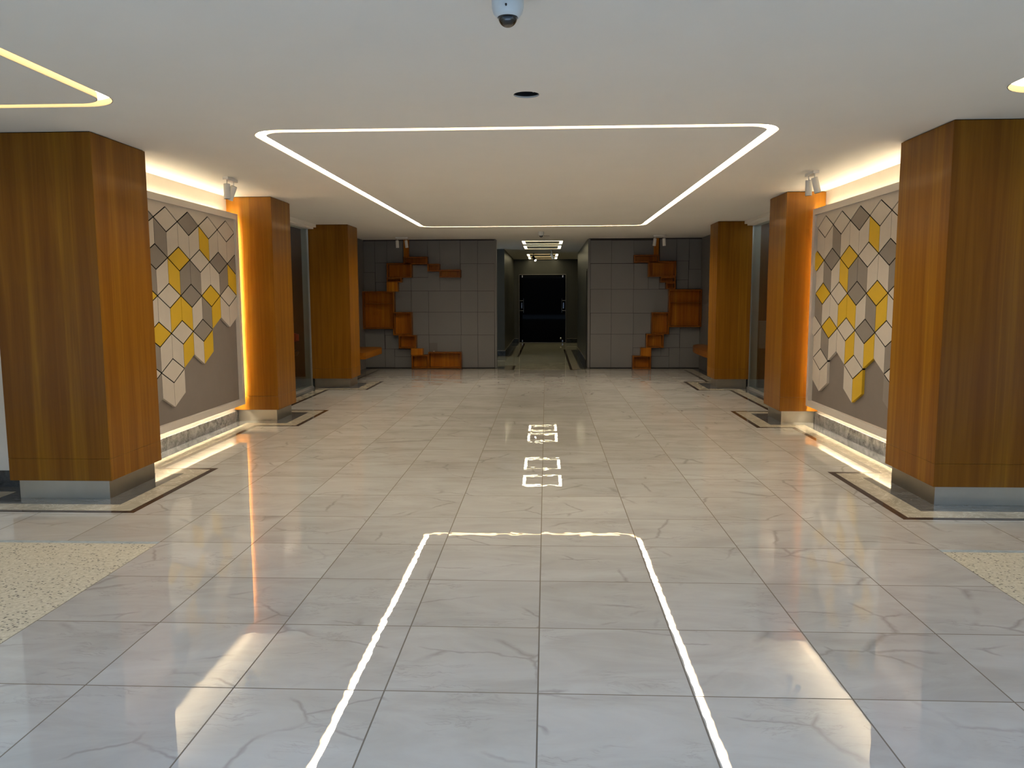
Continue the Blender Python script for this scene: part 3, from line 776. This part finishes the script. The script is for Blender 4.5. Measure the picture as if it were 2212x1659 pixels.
skirt2('baseboard_corridor_end_left', -1.055, -.92, 25.935, 25.95); skirt2('baseboard_corridor_end_right', .68, 3.9, 25.935, 25.95)
skirt2('baseboard_corridor_right', .87, .885, 17.30, 22.2)
# plain door in the right corridor wall
bm = nb(); bx(bm, .91, .95, 16.99, 17.24, 0, 2.08); o = struct('door_2', bm, M_hall, 'narrow grey door in the right corridor wall')
bm = nb(); bx(bm, .878, .912, 16.95, 16.99, 0, 2.12); bx(bm, .878, .912, 17.24, 17.28, 0, 2.12); bx(bm, .878, .912, 16.99, 17.24, 2.08, 2.12)
obj('door_frame', bm, simple('door_frame_dark', (0.035, 0.034, 0.03), 0.5), o)
# black glass door at the end
DX0, DX1, DZ, DY = -.895, .655, 2.245, 25.90
bm = nb()
xm = (DX0+DX1)/2
bx(bm, DX0+.012, xm, DY, DY+.012, .012, DZ-.012); bx(bm, xm, DX1-.012, DY, DY+.012, .012, DZ-.012)
door = struct('door_1', bm, M_bglass, 'black glass double door at the end of the corridor')
bm = nb(); bx(bm, DX0, DX0+.010, DY-.01, DY+.03, 0, DZ); bx(bm, DX1-.010, DX1, DY-.01, DY+.03, 0, DZ); bx(bm, DX0, DX1, DY-.01, DY+.03, DZ-.01, DZ); bx(bm, DX0, DX1, DY-.01, DY+.03, 0, .008)
o = obj('door_frame', bm, M_steel, door); o['label'] = 'thin steel frame'
bm = nb(); bx(bm, DX0-.01, DX1+.01, DY+.04, DY+.06, 0, DZ+.01); obj('backing', bm, M_black, door)
for sx in (-1, 1):
    hx = -.745 if sx < 0 else .515
    ex = DX0+.03 if sx < 0 else DX1-.03
    bm = nb(); tube(bm, (hx, DY-.06, .99), (hx, DY-.06, 1.46), .012)
    for z in (1.06, 1.39):
        tube(bm, (hx, DY-.06, z), (ex, DY-.06, z), .009); tube(bm, (ex, DY-.06, z), (ex, DY, z), .009)
    o = obj('handle', bm, M_chrome, door, smooth=True); o['label'] = 'chrome pull handle'
    kx = (hx+ex)/2
    bm = nb(); bx(bm, kx-.02, kx+.02, DY-.012, DY, 1.13, 1.32); obj('lock_plate', bm, M_chrome, door, bevel=.004)
    for z in (.02, DZ-.10):
        bm = nb(); bx(bm, DX0+.09 if sx < 0 else DX1-.13, DX0+.13 if sx < 0 else DX1-.09, DY-.012, DY, z, z+.07); obj('hinge', bm, M_chrome, door, bevel=.003)
bm = nb(); lathe(bm, [(0, .115), (.03, .12), (.045, .15), (.03, .18), (0, .185)], DX1-.17, DY-.06, 20); tube(bm, (DX1-.17, DY-.06, .15), (DX1-.17, DY, .15), .015)
o = obj('knob', bm, M_chrome, door, smooth=True); o['label'] = 'round chrome floor lock'

# ------------------------------------------------------------------ dome cameras
def dome(x, y, s, label):
    t = thing('dome_camera', label, 'security camera', (x, y, CEIL))
    bm = nb(); lathe(bm, [(0, CEIL), (.064*s, CEIL), (.066*s, CEIL-.012*s), (.066*s, CEIL-.018*s), (.0645*s, CEIL-.019*s), (.0645*s, CEIL-.021*s), (.065*s, CEIL-.022*s), (.064*s, CEIL-.05*s), (.058*s, CEIL-.072*s), (.046*s, CEIL-.086*s), (.041*s, CEIL-.088*s), (.039*s, CEIL-.082*s), (0, CEIL-.082*s)], x, y, 48)
    obj('housing', bm, M_camw, t, smooth=True)
    prof = [(.039*s*math.cos(a*PI/2/12), CEIL-.086*s-.039*s*math.sin(a*PI/2/12)) for a in range(12)]+[(0, CEIL-.125*s)]
    bm = nb(); lathe(bm, prof, x, y, 40); obj('lens_dome', bm, M_dome, t, smooth=True)
    bm = nb(); tube(bm, (x-.004*s, y-.0655*s, CEIL-.058*s), (x-.004*s, y-.058*s, CEIL-.060*s), .0042*s, 12); obj('screw', bm, M_black, t)
    return t
dome(-.155, 3.27, 1.0, 'white dome security camera on the ceiling, cut by the top of the photo')
t = dome(-.097, 14.85, .85, 'small dome security camera far back, above the corridor entrance')
bm = nb(); tube(bm, (-.05, 14.85, CEIL-.075), (.06, 14.82, CEIL-.082), .0035, 8); obj('wire', bm, M_black, t)

# ------------------------------------------------------------------ twin spotlights
def spot(x, y, along, heads, label, group=None):
    """along: unit vector of the base; heads: list of (offset, aim vector)"""
    t = thing('twin_spotlight', label, 'spotlight', (x, y, CEIL), group)
    ax, ay = along
    bm = nb()
    hl_, hw_ = .125, .028
    if ay: bx(bm, x-hw_, x+hw_, y-hl_, y+hl_, CEIL-.028, CEIL)
    else: bx(bm, x-hl_, x+hl_, y-hw_, y+hw_, CEIL-.028, CEIL)
    obj('base', bm, M_white, t, bevel=.002)
    for off, aim in heads:
        hx, hy = x+ax*off, y+ay*off
        bm = nb(); tube(bm, (hx, hy, CEIL-.028), (hx, hy, CEIL-.085), .0055, 10); o = obj('stem', bm, M_white, t, smooth=True)
        a = Vector(aim).normalized()
        c = Vector((hx, hy, CEIL-.080))
        p, q = c - a*.012, c + a*.135
        h = .032
        bm = nb(); tube(bm, p, q, h, 28)
        o = obj('lamp_head', bm, M_white, t, smooth=True)
        bm = nb(); tube(bm, q-a*.001, q+a*.0015, h*.86, 24); obj('lens', bm, M_black, t)
        bm = nb(); tube(bm, p-a*.0015, p+a*.001, h*.9, 24); obj('back_cap', bm, M_black, t)
spot(-3.205, 7.965, (0, 1), [(-.09, (-.02, -.02, -1)), (.08, (-.42, .05, -1))], 'white twin spotlight on the ceiling before the left tile panel')
spot(2.605, 7.955, (0, 1), [(-.085, (.26, -.05, -1)), (.085, (.03, .05, -1))], 'white twin spotlight on the ceiling before the right tile panel')
spot(-2.93, 15.95, (1, 0), [(-.095, (.02, .06, -1)), (.085, (.10, .10, -1))], 'small twin spotlight far back before the left back wall')
spot(2.26, 15.87, (1, 0), [(-.095, (-.10, .05, -1)), (.085, (.06, .05, -1))], 'small twin spotlight far back before the right back wall')
def single(x, y, aim, label, lit=None):
    t = thing('corridor_spotlight', label, 'spotlight', (x, y, CEIL))
    bm = nb(); tube(bm, (x, y, CEIL), (x, y, CEIL-.012), .03, 16); tube(bm, (x, y, CEIL-.012), (x, y, CEIL-.10), .007, 10); obj('stem', bm, M_white if not lit else M_black, t, smooth=True)
    a = Vector(aim).normalized(); c = Vector((x, y, CEIL-.11))
    bm = nb(); tube(bm, c-a*.03, c+a*.13, .035, 20); obj('lamp_head', bm, M_white if not lit else M_black, t, smooth=True)
    if lit:
        bm = nb(); tube(bm, c+a*.13, c+a*.133, .031, 20); obj('lens', bm, lit, t)
single(.14, 20.9, (.45, .1, -1), 'single white spotlight hanging in the corridor, tilted to the right')
single(-.36, 22.35, (.5, -.7, -.8), 'single lit spotlight hanging left in the corridor before the far light loops', emis('spot_lens', (1, .97, .9), 9.0))

# ------------------------------------------------------------------ outside: paving and an added dark wall against low sky light
bm = nb(); bx(bm, -30, 30, -40, -1.2, -.14, -.02); struct('ground', bm, simple('street_paving', (0.10, 0.10, 0.10), 0.8, var=.1), 'street paving outside')
bm = nb(); bx(bm, -30, 30, -17, -14.5, -.02, 6.5); struct('wall_low_sky_blocker', bm, simple('dark_sky_blocker', (0.02, 0.02, 0.022), 0.9, spec=0.1), 'added unseen dark wall across the street that blocks low sky light')  # added behind the camera to cut low sky light and darken door reflections
